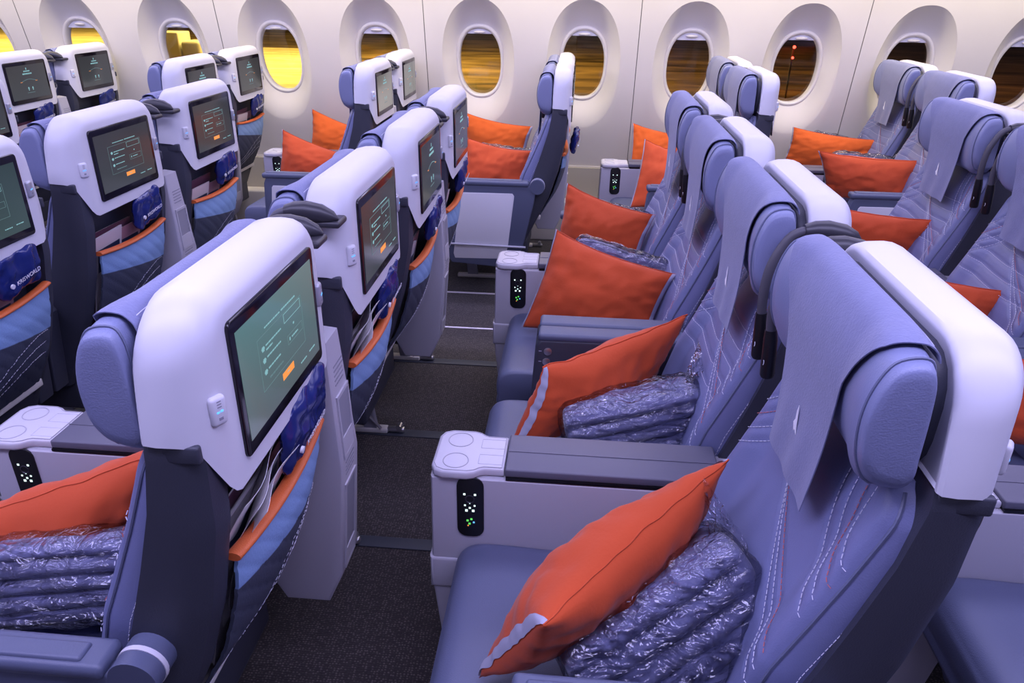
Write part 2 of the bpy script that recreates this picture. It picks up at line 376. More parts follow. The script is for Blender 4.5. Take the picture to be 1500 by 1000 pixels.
def wall_tile(mb, xc, x0, x1, z0, z1, ins0, ins1):
    N = 96; rings = []
    ts = [2*math.pi*k/N for k in range(N)]
    NS = 16
    for i in range(NS+1):
        s_ = i/NS; ring = []
        for t in ts:
            ax, az = sup(0.137, 0.205, t, 2.3); rx, rz = sup(0.222, 0.375, t, 2.25)
            up = 0.5+0.5*math.sin(t)
            p = s_
            x = ax*(1-p)+rx*p; z = (AZ+az)*(1-p)+(WZ+rz)*p
            ex_top = 1-s_**1.9; ex_bot = (1-s_)**1.35
            k = sstep(0.30, 0.95, up)
            dep = 0.100*(ex_top*k+ex_bot*(1-k))
            ring.append((xc+x, wy(z)+dep, z))
        rings.append(ring)
    for q in (0.25, 1.0):
        ring = []
        for j, t in enumerate(ts):
            c, s_ = math.cos(t), math.sin(t); hx0, hx1 = xc-x0-ins0, x1-xc-ins1
            hx = hx1 if c > 0 else hx0; hz = (z1-WZ) if s_ > 0 else (WZ-z0)
            # keep corners: angle mapped by nearest corner rays
            k = min(hx/abs(c) if abs(c) > 1e-9 else 1e9, hz/abs(s_) if abs(s_) > 1e-9 else 1e9)
            bx, bz = k*c, k*s_
            px, pz = sup(0.222, 0.375, t, 2.25)
            x = px*(1-q)+bx*q; z = WZ+pz*(1-q)+bz*q
            ring.append((xc+x, wy(z), z))
        rings.append(ring)
    mb.loft(rings, caps=(False, False))
    # corner triangles of the rectangle
    last = rings[-1]
    for cx, cz in ((x1-ins1, z1), (x0+ins0, z1), (x0+ins0, z0), (x1-ins1, z0)):
        best = None
        ang = math.atan2(cz-WZ, cx-xc) % (2*math.pi); j = int(ang/(2*math.pi)*N) % N
        mb.add([last[j], last[(j+1) % N], (cx, wy(cz), cz)], [[0, 1, 2]])
wall = MB()
Z0W, Z1W = 0.48, 1.96
ks = list(range(-6, 8))
for k in ks:
    xc = WX0+k*WP
    left_seam = (k % 2 == 0)
    wall_tile(wall, xc, xc-WP/2, xc+WP/2, Z0W, Z1W, 0.002 if left_seam else 0, 0 if left_seam else 0.002)
struct(wall.build('wall_far', WALL, smooth=28, recalc=False))
SEAMM = mat('shadow gap backing', (0.16, 0.15, 0.14), 0.8)
bk = MB()
for k in ks[::2]:
    x = WX0+k*WP-WP/2
    bk.box((x-0.01, wy(1.96)+0.012, 1.5), (x+0.01, wy(1.96)+0.02, Z1W))
    zs = [Z0W+(1.55-Z0W)*i/10 for i in range(11)]
    bk.loft([[(x-0.012, wy(z)+0.006, z), (x+0.012, wy(z)+0.006, z), (x+0.012, wy(z)+0.012, z), (x-0.012, wy(z)+0.012, z)] for z in zs])
struct(bk.build('trim_7', SEAMM))
d = MB().prism([(3.915, 0.485), (3.925, 0.485), (3.925, 0.22), (3.90, 0.22), (3.86, 0.36)], 0, XL, XR, 0)
d = MB().box((XL, 3.90, 0.20), (XR, 3.94, 0.468)); struct(d.build('wall_far_lower', DADO))
struct(MB().box((XL, wy(Z0W), Z0W-0.012), (XR, 3.935, Z0W), 0.003).build('trim_8', WALL))
struct(MB().box((XL, 3.79, 0.0), (XR, 3.93, 0.265), 0.01).build('baseboard_far', WALL))
struct(MB().box((XL, 1.9, 2.32), (XR, 3.75, 2.36)).build('ceiling', CEIL))
struct(MB().box((XL, -2.2, 2.40), (XR, 1.9, 2.44)).build('ceiling_centre', CEIL))
struct(MB().box((XL, 3.60, 1.96), (XR, 3.66, 2.36)).build('trim_9', CEIL))
struct(MB().box((XL, -2.24, 0), (XR, -2.2, 2.44)).build('wall_near', CEIL))
for x, nm in ((XL, 'wall_front'), (XR, 'wall_rear')):
    struct(MB().box((x-0.03, -2.2, 0), (x, 3.9, 2.4)).build(nm, CEIL))
# windows
def window(k, i):
    xc = WX0+k*WP
    fr = MB(); N = 72; prof = [(0.0, 0.000), (0.006, -0.010), (0.014, -0.013), (0.022, -0.008), (0.026, 0.004)]
    rings = []
    for d_, h in prof:
        rg = []
        for j in range(N):
            t = 2*math.pi*j/N; ax, az = sup(0.128+d_, 0.196+d_, t, 2.3); z = AZ+az
            rg.append((xc+ax, wy(z)+0.097+h, z))
        rings.append(rg)
    inner = [(x, y+0.045, z) for x, y, z in rings[0]]
    rings = [inner]+rings
    fr.loft(rings, caps=(False, False)); fo = fr.build('window_%d' % i, LIP, smooth=60, recalc=False); struct(fo)
    pn = MB(); pn.add([(xc+1.03*(sup(0.128, 0.196, 2*math.pi*j/N, 2.3)[0]), wy(AZ+sup(0.128, 0.196, 2*math.pi*j/N, 2.3)[1])+0.135, AZ+1.03*sup(0.128, 0.196, 2*math.pi*j/N, 2.3)[1]) for j in range(N)], [list(range(N))])
    pn.build('window_pane', PANE, fo, recalc=False)
    sh = MB(); pts = []
    zc = 1.262 + 0.006*math.sin(k*2.1)
    for j in range(N):
        t = 2*math.pi*j/N; ax, az = sup(0.127, 0.195, t, 2.3)
        if AZ+az > zc-0.001: pts.append((ax, AZ+az))
    pts = sorted(pts, key=lambda p: -math.atan2(p[1]-zc+0.2, p[0]))
    a, b = pts[0], pts[-1]
    ring = [(xc+x, z) for x, z in pts]
    sh.loft([[(x, wy(z)+0.103, z) for x, z in ring], [(x, wy(z)+0.109, z) for x, z in ring]])
    so = sh.build('window_shade', SHADE, fo, recalc=True)
    MB().ball((xc, wy(1.285)+0.098, 1.283), (0.036, 0.012, 0.0085)).build('shade_handle', LIP, so)
for i, k in enumerate(range(-6, 8)): window(k, i+1)
# outside: the apron at night
struct(MB().box((-260, 5.0, -5.4), (220, 320, -5.0)).build('ground_apron', ASPHALT))
s1 = MB().prism([(-19.7, 46), (-13.2, 46), (-23.7, 80), (-35, 80)], 2, -5.0, -4.7); struct(s1.build('ground_lit_patch', SLAB))  # invented paler slabs, cut to window sightlines to stand for lit ground
s2 = MB().prism([(-42.5, 50), (-30.5, 50), (-69, 112), (-95.8, 112)], 2, -5.0, -4.7); struct(s2.build('ground_lit_patch', SLAB))
def far_thing(name, lab, cat, mb_parts, loc):
    r = empty(name, loc); tag(r, lab, cat)
    for nm, mb, m in mb_parts: mb.build(nm, m, r)
REDGLOW = mat('red signal lamp', (0, 0, 0), 0.5, emit=(1, 0.05, 0.03), estr=8)
GALV = mat('galvanised steel mast', (0.1, 0.09, 0.08), 0.6)
far_thing('signal_mast', 'slim mast with two red lamps, outside behind the right of the window row', 'mast',
    [('mast', MB().box((-0.05, -0.05, 0), (0.05, 0.05, 3.3)), GALV), ('lamp', MB().ball((0, -0.2, 3.2), (0.10, 0.10, 0.10)), REDGLOW), ('lamp', MB().ball((0, -0.2, 2.55), (0.08, 0.08, 0.08)), REDGLOW)], (15.2, 52, -5))
TRUCKW = mat('white vehicle paint', (0.7, 0.72, 0.75), 0.4)
far_thing('service_truck', 'white service truck on the apron, seen through a window at upper left', 'truck',
    [('body', MB().box((-1.8, -1, 0.7), (1.2, 1, 3.0), 0.1), TRUCKW), ('cab', MB().box((1.3, -1, 0.6), (2.8, 1, 2.4), 0.25), TRUCKW)] +
    [('wheel', MB().tube([(x, -1.1, 0.45), (x, -0.8, 0.45)], 0.45, 20), BLACK) for x in (-1.2, 0.2, 2.1)], (-30.3, 58, -5))

# ---------------------------------------------------------------- the seat
XF = interp([(0.36, -0.305), (0.44, -0.298), (0.50, -0.287), (0.60, -0.263), (0.69, -0.237), (0.76, -0.206), (0.857, -0.165), (0.93, -0.137), (1.0, -0.112)])
XM = interp([(0.36, -0.262), (0.42, -0.252), (0.50, -0.235), (0.60, -0.204), (0.70, -0.168), (0.80, -0.135), (0.90, -0.105), (0.99, -0.088), (1.02, -0.088)])
XRR = interp([(0.34, -0.205), (0.42, -0.170), (0.58, -0.092), (0.72, -0.048), (0.87, -0.018), (1.0, -0.012), (1.02, -0.012)])
def hwz(z): return 0.234 - 0.028*max(0, (z-0.945)/0.045)**2
def vcurve(k, z, sg):
    if k < 4:
        y0 = 0.078+0.027*k; ze = 0.775+0.030*k; t = (0.99-z)/(0.99-ze)
        return sg*(y0-0.010*math.sin(math.pi*min(1, t))+(0.226-y0)*max(0, t)**2.4) if t <= 1.02 else None
    if sg < 0: return None
    k -= 4; y0 = 0.130+0.022*k; ze = 0.645+0.028*k; t = (0.99-z)/(0.99-ze)
    return y0+0.012*math.sin(2*math.pi*min(1, t))-(y0+0.222)*(0.35*max(0, t)+0.65*max(0, t)**2.6) if t <= 1.02 else None
HZ = [0.875, 0.838, 0.801, 0.764, 0.727]
def hcurve(k, y): return HZ[k] + 0.010*(y/0.23)**2 - 0.004*math.cos(y*9)
def front_x(y, z, horiz=True):
    hw = hwz(z); t = abs(y)/hw
    x = XF(z) + 0.020*(1-sstep(0.58, 0.84, t)) + 0.040*max(0, (t-0.88)/0.12)**2.4
    g = 0
    for sg in (-1, 1):
        for k in range(7):
            c = vcurve(k, z, sg)
            if c is None: continue
            c2 = vcurve(k, z+0.004, sg); sl = (c2-c)/0.004 if c2 is not None else 0
            g += math.exp(-((y-c)/(0.0042*math.sqrt(1+sl*sl)))**2)
    if horiz and t < 0.9:
        for k in range(len(HZ)): g += 0.9*math.exp(-((z-hcurve(k, y))/0.0045)**2)
    return x + 0.0042*min(g, 1.3)*(1-sstep(0.84, 0.93, t))
def mk_backrest(parent, horiz):
    mb = MB(); rings = []
    NZ = 104; M_ = 96
    for i in range(NZ+1):
        z = 0.36+(0.990-0.36)*i/NZ; hw = hwz(z); rg = []
        for j in range(M_+1):
            y = -hw+2*hw*j/M_; rg.append((front_x(y, z, horiz), y, z))
        xm = XM(z)+0.004
        rg += [(xm, hw, z), (xm, hw-0.02, z), (xm, -hw+0.02, z), (xm, -hw, z)]
        rings.append(rg)
    top = []
    for p in rings[-1]: top.append((p[0]*0.55+(-0.098)*0.45, p[1]*0.97, 0.998))
    rings.append(top)
    mb.loft(rings)
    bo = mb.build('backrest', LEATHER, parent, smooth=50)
    st = MB()
    for sg in (-1, 1):
        for k in range(7):
            pts = []
            for i in range(91):
                z = 0.975-(0.975-0.60)*i/90; c = vcurve(k, z, sg)
                if c is None or abs(c) > hwz(z)*0.955: break
                pts.append((front_x(c, z, False)-0.0034, c, z))
            if len(pts) > 2: st.dashes(pts, 0.0007, 0.0065, 0.0028, mi=1 if k in (2, 6) else 0)
    if horiz:
        for k in range(len(HZ)):
            ys = [-0.2+0.4*i/40 for i in range(41)]
            st.dashes([(front_x(y, hcurve(k, y), False)-0.0030, y, hcurve(k, y)) for y in ys], 0.0006, 0.0065, 0.0028)
    st.build('stitching', [THREAD, REDTHREAD], bo)
    pp = MB()
    for sg in (-1, 1):
        pts = []
        for z in [0.40+(0.985-0.40)*i/50 for i in range(51)]:
            y = sg*hwz(z)*0.962; pts.append((front_x(y, z, False)-0.0005, y, z))
        MB().tube(pts, 0.0028, 6).build('piping', LEATHER_SIDE, bo)
    dd = MB()
    for sg in (-1, 1):
        pts = []
        for z in [0.42+(0.98-0.42)*i/50 for i in range(51)]:
            y = sg*(hwz(z)+0.0004); pts.append((XF(z)+0.055, y, z))
        MB().dashes(pts, 0.0007, 0.006, 0.003).build('side_stitching', THREAD, bo)
HPROF = [(-0.109, 1.000), (-0.109, 1.06), (-0.110, 1.12), (-0.113, 1.165), (-0.122, 1.183), (-0.146, 1.175), (-0.162, 1.140), (-0.168, 1.095), (-0.163, 1.045), (-0.147, 0.998), (-0.120, 0.984)]
def hdrop(t, z): return -0.012*max(0, (abs(t)-0.60)/0.40)**2.6*sstep(1.06, 1.2, z)+0.030*max(0, (abs(t)-0.7)/0.3)**2*sstep(1.06, 0.98, z)
def wing(t): return -0.014*sstep(0.50, 0.86, abs(t))
def mk_headrest(parent):
    prof = catmull(HPROF, 5, True); cen = Vector((-0.132, 1.085)); rings = []
    M_ = 80
    for j in range(M_+1):
        t = -1+2*j/M_; sc = (1-abs(t)**16)**(1/2.4) if abs(t) < 1 else 0.0
        y = 0.236*math.copysign(1-(1-abs(t))**1.5, t)
        rg = []
        for p in prof:
            d = (p-cen); q = cen+Vector((d.x*(1-0.36*(1-sc)), d.y*(1-0.17*(1-sc))))
            fr = sstep(-0.10, -0.15, p.x)
            rg.append((q.x+wing(y/0.236)*fr, y, q.y+hdrop(y/0.236, p.y)))
        rings.append(rg)
    for e, at in ((rings[0], 0), (rings[-1], len(rings)+1)):
        m0 = Vector(np.mean([p for p in e], axis=0)); rings.insert(at, [tuple(m0+(Vector(p)-m0)*0.35) for p in e])
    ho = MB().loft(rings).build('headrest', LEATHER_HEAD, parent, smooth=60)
    pp = MB()
    for sg in (-1, 1):
        pts = []
        for p in prof:
            if p.x < -0.105 and p.y > 0.992:
                q = cen+(p-cen)*1.004; fr = sstep(-0.10, -0.15, p.x); yy = sg*0.219
                pts.append((q.x+wing(yy/0.236)*fr, yy, q.y+hdrop(yy/0.236, p.y)))
        MB().tube(pts, 0.0022, 6).build('piping', LEATHER_SIDE, ho)
    # disposable cover, hanging over the front
    path = [(-0.104, 1.168), (-0.108, 1.180), (-0.122, 1.190), (-0.149, 1.180), (-0.167, 1.142), (-0.173, 1.095), (-0.171, 1.045), (-0.170, 0.99), (-0.172, 0.93), (-0.176, 0.865)]
    hws = [0.205, 0.205, 0.203, 0.195, 0.165, 0.132, 0.120, 0.112, 0.106, 0.098]
    P_ = catmull(path, 8); H_ = [float(np.interp(i/8, range(len(hws)), hws)) for i in range(len(P_))]
    n = len(P_)-1
    def P(u, v):
        i = int(round(u*n)); p = P_[i]; y = (2*v-1)*H_[i]; fr = sstep(-0.10, -0.15, p.x)*sstep(0.98, 1.04, p.y)
        wav = 0.002*math.sin(y*70+p.y*14)*sstep(1.02, 0.9, p.y)
        return (p.x+wing(y/0.236)*fr-0.001+wav, y, p.y+hdrop(y/0.236, p.y))
    co = MB().sheet(P, n, 30, 0.0016).build('headrest_cover', FLEECE, ho, smooth=60)
    st = MB()
    for off in (1, 5):
        i = 3+off; st.tube([Vector(P(i/n, v/30))+Vector((0, 0, 0.0022)) for v in range(1, 30)], 0.0007, 4)
    st.build('cover_stitching', THREAD, co)
    # pale bird emblem on the cover
    bird = [(0.0, 0.030), (0.004, 0.018), (0.004, 0.004), (0.010, -0.004), (0.003, -0.016), (-0.001, -0.011), (-0.009, -0.016), (-0.005, -0.006), (-0.003, 0.008)]
    xx = P(0.86, 0.5)[0]-0.003
    MB().prism([(y, z+0.955) for y, z in bird], 0, xx-0.0012, xx-0.0002).build('bird_emblem', WHITE, co)
def arch(hw, zt, zb, rc, xfun, tp=0, seg=8):
    pts = []
    for k in range(9): pts.append((-hw, zb+(zt-rc-zb)*k/9))
    for k in range(seg+1):
        a = math.pi-math.pi/2*k/seg; pts.append((-hw+rc+rc*math.cos(a), zt-rc+rc*math.sin(a)))
    for k in range(1, 8): pts.append((-hw+rc+(2*hw-2*rc)*k/8, zt))
    for k in range(seg+1):
        a = math.pi/2-math.pi/2*k/seg; pts.append((hw-rc+rc*math.cos(a), zt-rc+rc*math.sin(a)))
    for k in range(1, 10): pts.append((hw, zt-rc-(zt-rc-zb)*k/9))
    for k in range(1, 6): pts.append((hw-2*hw*k/6, zb))
    return [(xfun(z), y*(1-tp*0.115*max(0, (z-1.0)/0.165)**1.2), z) for y, z in pts]
def mk_shell(parent):
    def xf(z): return -0.090+0.004*sstep(1.1, 1.2, z)
    spec = [(0.04, 0.236, 1.168, 1.022, 0.066), (0.0, 0.241, 1.176, 1.018, 0.071), (0.0, 0.246, 1.182, 1.016, 0.075), (0.05, 0.251, 1.188, 1.015, 0.079), (0.25, 0.252, 1.192, 1.014, 0.080), (0.5, 0.248, 1.193, 1.012, 0.080),
            (0.66, 0.242, 1.191, 1.008, 0.076), (0.78, 0.232, 1.187, 0.990, 0.070), (0.87, 0.219, 1.181, 0.957, 0.062), (0.94, 0.206, 1.174, 0.927, 0.053), (0.98, 0.196, 1.168, 0.913, 0.044), (1.0, 0.184, 1.160, 0.907, 0.034)]
    rings = []
    for d_, hw, zt, zb, rc in spec:
        rings.append(arch(hw, zt, zb, rc, lambda z, d_=d_: xf(z)*(1-d_), 1-0.75*d_))
    so = MB().loft(rings).build('screen_shell', SHELL, parent, smooth=40)
    f = MB().prism(rrect(0.40, 0.165, 0.06, 4), 0, -0.02, 0.03, 0.01).build('headrest_frame', DARK, parent)
    for v in f.data.vertices:
        v.co = (v.co.x-0.084, v.co.y, v.co.z+1.082)
    return so
def mk_screen(parent, so):
    b = MB().prism([(y, z) for y, z in [(p[0], p[1]+1.0435) for p in rrect(0.322, 0.207, 0.010, 3)]], 0, -0.006, 0.005, 0.002)
    bo = b.build('screen', GLASSBLK, parent)
    ds = MB().box((0.0045, -0.146, 0.961), (0.0056, 0.146, 1.128)); do = ds.build('display', DISP_GREY, bo)
    return bo
def ui_geo(var):
    mb = MB()
    def R(u0, v0, u1, v1, mi=0): mb.box((0.0054, -0.146+0.292*u0, 0.961+0.167*v0), (0.0060, -0.146+0.292*u1, 0.961+0.167*v1), 0, mi)
    def box_outline(u0, v0, u1, v1, mi, t=0.0022):
        R(u0, v0, u1, v0+t*1.7, mi); R(u0, v1-t*1.7, u1, v1, mi); R(u0, v0, u0+t, v1, mi); R(u1-t, v0, u1, v1, mi)
    rnd = random.Random(4)
    def words(u, v, length, mi=0, h=0.013):
        e = u+length
        while u < e:
            l = rnd.uniform(0.012, 0.035); R(u, v, min(u+l, e), v+h, mi); u += l+0.006
    if var == 'A':
        words(0.30, 0.80, 0.20, 3, 0.012); words(0.52, 0.80, 0.2, 0, 0.014)
        box_outline(0.20, 0.27, 0.80, 0.76, 1)
        for k, v in enumerate((0.63, 0.52, 0.41)):
            c = (0.255, v+0.01)
            R(c[0]-0.012, c[1]-0.022, c[0]+0.012, c[1]+0.022, 0); R(c[0]-0.018, c[1]-0.006, c[0]+0.018, c[1]+0.012, 0)
            words(0.29, v+0.012, 0.20-0.02*k, 0); 
            if k == 0: words(0.29, v-0.03, 0.08, 0)
        words(0.29, 0.33, 0.18, 1)
        box_outline(0.54, 0.655, 0.78, 0.745, 3)
        R(0.655, 0.565, 0.67, 0.585, 0); box_outline(0.56, 0.42, 0.78, 0.51, 1); words(0.62, 0.458, 0.09, 0); R(0.585, 0.45, 0.597, 0.48, 0)
        R(0.44, 0.155, 0.60, 0.225, 2); R(0.505, 0.185, 0.535, 0.197, 0)
        words(0.70, 0.10, 0.09, 3); words(0.84, 0.11, 0.09, 3)
    else:
        R(0.49, 0.86, 0.51, 0.92, 0); words(0.42, 0.80, 0.16, 0, 0.035); words(0.38, 0.72, 0.24, 0, 0.04)
        for k in range(13):
            t = k/12; R(0.33+0.34*t, 0.52+0.05*math.sin(math.pi*t), 0.342+0.34*t, 0.53+0.05*math.sin(math.pi*t), 3)
        words(0.28, 0.50, 0.05, 2); words(0.68, 0.50, 0.05, 2)
        for u in (0.44, 0.55): R(u, 0.28, u+0.03, 0.34, 0); R(u+0.006, 0.24, u+0.024, 0.27, 3)
        words(0.40, 0.17, 0.2, 1)
    return mb
def mk_usb(parent):
    for sg, yy, zz in ((-1, -0.205, 1.046), (1, 0.183, 1.05)):
        M_ = Matrix.Translation((-0.004 if sg < 0 else 0.000, yy, zz)) @ Matrix.Rotation(math.radians(-30 if sg < 0 else 8), 4, 'Z')
        mb = MB().box((-0.006, -0.012, -0.021), (0.006, 0.012, 0.021), 0.0055, M=M_)
        o = mb.build('control_pod', SHELL if sg < 0 else SILVER, parent)
        mb2 = MB().box((0.0058, -0.005, -0.0015), (0.0066, -0.001, 0.001), M=M_).box((0.0058, 0.0005, -0.001), (0.0066, 0.0045, 0.002), M=M_)
        for k in range(3): mb2.box((0.0058, -0.003, 0.006+k*0.004), (0.0064, 0.003, 0.0075+k*0.004), M=M_, mi=1)
        mb2.box((0.0058, -0.003, -0.012), (0.0064, 0.003, -0.008), M=M_, mi=1)
        mb2.build('indicator_light', [GLOW_B, RECESS], o)
def mk_back(parent):
    rings = []
    for i in range(41):
        z = 0.34+(1.018-0.34)*i/40; xm = XM(z)-0.002; xr = XRR(z); hw = 0.245 if z < 1.0 else 0.245-0.006*((z-1.0)/0.018)
        ch = 0.055*sstep(0.42, 0.50, z)*sstep(0.93, 0.90, z)
        wr = 0.205
        rg = [(xm, -hw), (xr-0.055, -hw), (xr-0.025, -hw+0.004), (xr-0.006, -hw+0.016), (xr, -wr-0.004), (xr, -wr+0.010), (xr-ch, -wr+0.016),
              (xr-ch, wr-0.016), (xr, wr-0.010), (xr, wr+0.004), (xr-0.006, hw-0.016), (xr-0.025, hw-0.004), (xr-0.055, hw), (xm, hw)]
        rings.append([(x, y, z) for x, y in rg])
    MB().loft(rings).build('back_shell', DARK, parent, smooth=35)
    # step moulding at the top of the side
    for sg in (-1, 1): MB().box((-0.086, sg*0.240-0.004, 0.985), (-0.018, sg*0.240+0.008, 1.012), 0.004).build('shoulder_moulding', DARK, parent)
    MB().box((-0.175, -0.2, 0.455), (-0.135, 0.2, 0.478), 0.004).build('lower_trim', CREAM, parent)
def pocket_x(y, z):
    b = 0.034*math.sin(math.pi*min(1, max(0, (z-0.46)/0.36)))
    return XRR(z)+0.004+b*(1-(y/0.2)**2*0.8)
def ptop(y): return 0.772+0.010*(y/0.18)**2
def mk_pocket(parent):
    def P(u, v):
        y = -0.186+0.372*u; zt = ptop(y); z = 0.475+(zt-0.475)*v
        q = abs(((y*0.8+z)*22) % 1-0.5)*2; q2 = abs(((y*0.8-z)*22) % 1-0.5)*2
        g = 0.003*(min(1, (1-q)*6)+min(1, (1-q2)*6) if False else min(1, q*4))
        return (pocket_x(y, z)+g, y, z)
    mb = MB().sheet(P, 60, 50, 0.006)
    po = mb.build('literature_pocket', POCKET, parent, smooth=60)
    tr = MB(); tr.tube([(pocket_x(y, 0.772)-0.001, y, ptop(y)+0.004) for y in [-0.19+0.38*i/30 for i in range(31)]], 0.0135, 12, flat=0.5)
    tr.build('pocket_trim', TRIM, po, smooth=60)
    st = MB()
    for k in range(3):
        pts = []
        for i in range(31):
            t = i/30; y = -0.17+0.34*t; z = 0.56+0.035*k+0.05*math.sin(t*2.6)-0.14*(1-t)**1.5
            if z < 0.74 and z > 0.485: pts.append((P((y+0.186)/0.372, (z-0.475)/(ptop(y)-0.475))[0]+0.001, y, z))
        if len(pts) > 3: st.dashes(pts, 0.0006, 0.007, 0.004)
    st.build('stitching', THREAD, po)
def mk_cushion(parent):
    prof = catmull([(-0.300, 0.350), (-0.29, 0.42), (-0.315, 0.474), (-0.42, 0.476), (-0.55, 0.479), (-0.66, 0.484), (-0.712, 0.476), (-0.735, 0.445), (-0.735, 0.39), (-0.715, 0.352), (-0.5, 0.345)], 5, True)
    cen = Vector((-0.52, 0.42)); rings = []
    for j in range(33):
        t = -1+2*j/32; y = 0.233*math.copysign(1-(1-abs(t))**1.5, t); k = 1-max(0, (abs(t)-0.72)/0.28)**2.5*0.16
        rings.append([(cen.x+(p.x-cen.x)*(1-(1-k)*0.35), y, cen.y+(p.y-cen.y)*k - 0.006*(1-abs(t))**0.5*(1 if p.y > 0.45 else 0)) for p in prof])
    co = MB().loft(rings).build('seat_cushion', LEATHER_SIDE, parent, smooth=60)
    lr = MB()
    M_ = Matrix.Translation((-0.69, 0, 0.36)) @ Matrix.Rotation(math.radians(-22), 4, 'Y')
    lr.box((-0.02, -0.21, -0.15), (0.02, 0.21, 0.02), 0.018, M=M_, seg=4); lr.build('leg_rest', LEATHER_SIDE, parent, smooth=60)
    fb = MB(); fb.tube(catmull([(-0.63, -0.16, 0.24), (-0.635, -0.16, 0.18), (-0.64, -0.13, 0.165), (-0.64, 0.13, 0.165), (-0.635, 0.16, 0.18), (-0.63, 0.16, 0.24)], 5), 0.008, 8)
    fb.build('foot_bar', SILVER, parent)
    mb = MB().box((-0.66, -0.205, 0.235), (-0.20, 0.205, 0.352), 0.012); mb.build('seat_pan', DARK, parent)
    ly = 0.125
    for pr_ in ([(-0.58, 0.24), (-0.54, 0.24), (-0.50, 0.02), (-0.56, 0.02)], [(-0.34, 0.24), (-0.29, 0.24), (-0.26, 0.02), (-0.31, 0.02)]):
        MB().prism(pr_, 1, ly-0.013, ly+0.013, 0.004).build('leg', RECESS, parent)
    rl = MB().box((-0.62, ly-0.018, 0.003), (-0.22, ly+0.018, 0.024), 0.006).build('foot_rail', CREAM, parent)
    fit = MB().box((-0.225, ly-0.012, 0.006), (-0.155, ly+0.012, 0.026), 0.008); fit.build('track_fitting', STEEL, rl)
    MB().tube([(-0.175, ly-0.015, 0.028), (-0.175, ly+0.015, 0.028)], 0.011, 12).build('track_screw', STEEL, rl)
    MB().tube([(-0.34, ly-0.03, 0.16), (-0.24, ly-0.03, 0.035)], 0.006, 8).build('brace', STEEL, parent)
def mk_lamp(parent, s):
    y = s*0.258
    pd = MB().tube([(-0.108, y, 1.148), (-0.090, y, 1.150), (-0.068, y, 1.150), (-0.04, y, 1.146), (-0.018, y, 1.140), (-0.006, y, 1.136)], [0.013, 0.018, 0.020, 0.0185, 0.012, 0.002], 16)
    pd.box((-0.105, min(y+s*0.012, s*0.215), 1.120), (-0.002, max(y+s*0.012, s*0.215), 1.134), 0.006)
    po = pd.build('reading_light_mount', LAMPBLACK, parent)
    pts = catmull([(-0.100, y, 1.150), (-0.130, y, 1.136), (-0.156, y+s*0.004, 1.085), (-0.163, y+s*0.006, 1.030), (-0.160, y+s*0.006, 0.985)], 8)
    MB().tube(pts, 0.0092, 12).build('gooseneck', GOOSE, po)
    ho = MB().tube([(-0.160, y+s*0.006, 0.988), (-0.158, y+s*0.006, 0.970), (-0.153, y+s*0.006, 0.898), (-0.1525, y+s*0.006, 0.893)], [0.0105, 0.0125, 0.0135, 0.0115], 16).build('light_head', BLACK, po)
    rg = MB(); c = Vector((-0.168, y+s*0.006-0.004, 0.925))
    rg.tube([(-0.1655+0.004*math.cos(a)*0, y+s*0.006+0.004*math.cos(a)-0.006, 0.925+0.005*math.sin(a)) for a in [2*math.pi*k/12 for k in range(13)]], 0.0007, 4)
    rg.build('switch_ring', WHITE, ho)
def mk_armrest(parent, s):
    y0, y1 = (0.246, 0.306)
    a, b = (y0, y1) if s > 0 else (-y1, -y0)
    fr = MB().prism([(-0.575, 0.62), (-0.56, 0.655), (-0.20, 0.662), (-0.155, 0.63), (-0.165, 0.56), (-0.215, 0.33), (-0.30, 0.22), (-0.585, 0.24), (-0.60, 0.28)], 1, a+0.006, b-0.006, 0.006)
    ao = fr.build('armrest', ARM, parent, smooth=35)
    pad = MB().box((-0.580, a, 0.645), (-0.190, b, 0.672), 0.010); pad.build('arm_pad', ARM, ao)
    pt = MB().box((-0.560, a+0.010, 0.666), (-0.225, b-0.016*(1), 0.677), 0.006); pt.build('pad_inlay', ARM, ao)
    so = b-0.007 if s > 0 else a+0.007
    pn = MB().prism([(-0.535, 0.600), (-0.527, 0.610), (-0.272, 0.612), (-0.262, 0.600), (-0.292, 0.33), (-0.31, 0.27), (-0.565, 0.265), (-0.572, 0.29)], 1, so-0.003, so+0.003, 0.002); pn.build('side_panel', SHELL, ao)
    bar = MB().tube([(-0.61, so+s*0.012, 0.345), (-0.20, so+s*0.012, 0.340)], 0.006, 8); bar.build('side_bar', SILVER, ao)
    c = (-0.150, 0.647)
    dk = MB().tube([(c[0], a+0.004, c[1]), (c[0], a+0.03, c[1])], 0.036, 28); dk.tube([(c[0], b-0.024, c[1]), (c[0], b+0.002, c[1])], 0.036, 28); dk.build('arm_hinge', ARM, ao)
    MB().tube([(c[0], a+0.029, c[1]), (c[0], b-0.023, c[1])], 0.0375, 28).build('hinge_band', TRAY, ao)
def make_seat(s, arm, horiz):
    root = empty('passenger_seat', (0, 0, 0))
    mk_backrest(root, horiz); mk_headrest(root); so = mk_shell(root); mk_screen(root, so); mk_usb(root); mk_back(root); mk_pocket(root); mk_cushion(root); mk_lamp(root, s)
    if arm: mk_armrest(root, -s)
    return root
protos = {}
UI = {}
todo = []
SEATNAME = {1: 'near-aisle', 2: 'second-in', 3: 'third-in', 4: 'fourth-in', 5: 'window-pair aisle', 6: 'window'}
ROWNAME = {-2: 'top left corner row', -1: 'second row from left', 0: 'row left of the big teal screen', 1: 'row of the big teal screen', 2: 'row of the big front headrest', 3: 'row at right edge'}
VIS = {-2: (5, 6), -1: (4, 5, 6), 0: (2, 3, 4, 5, 6), 1: (1, 2, 3, 4, 5, 6), 2: (1, 2, 3, 4, 5, 6), 3: (1, 2, 3, 4, 5, 6)}
def seat_origin(r, c): return Vector((ROWS[r]+(XOFF if c > 4 else 0), SEATY[c], 0))
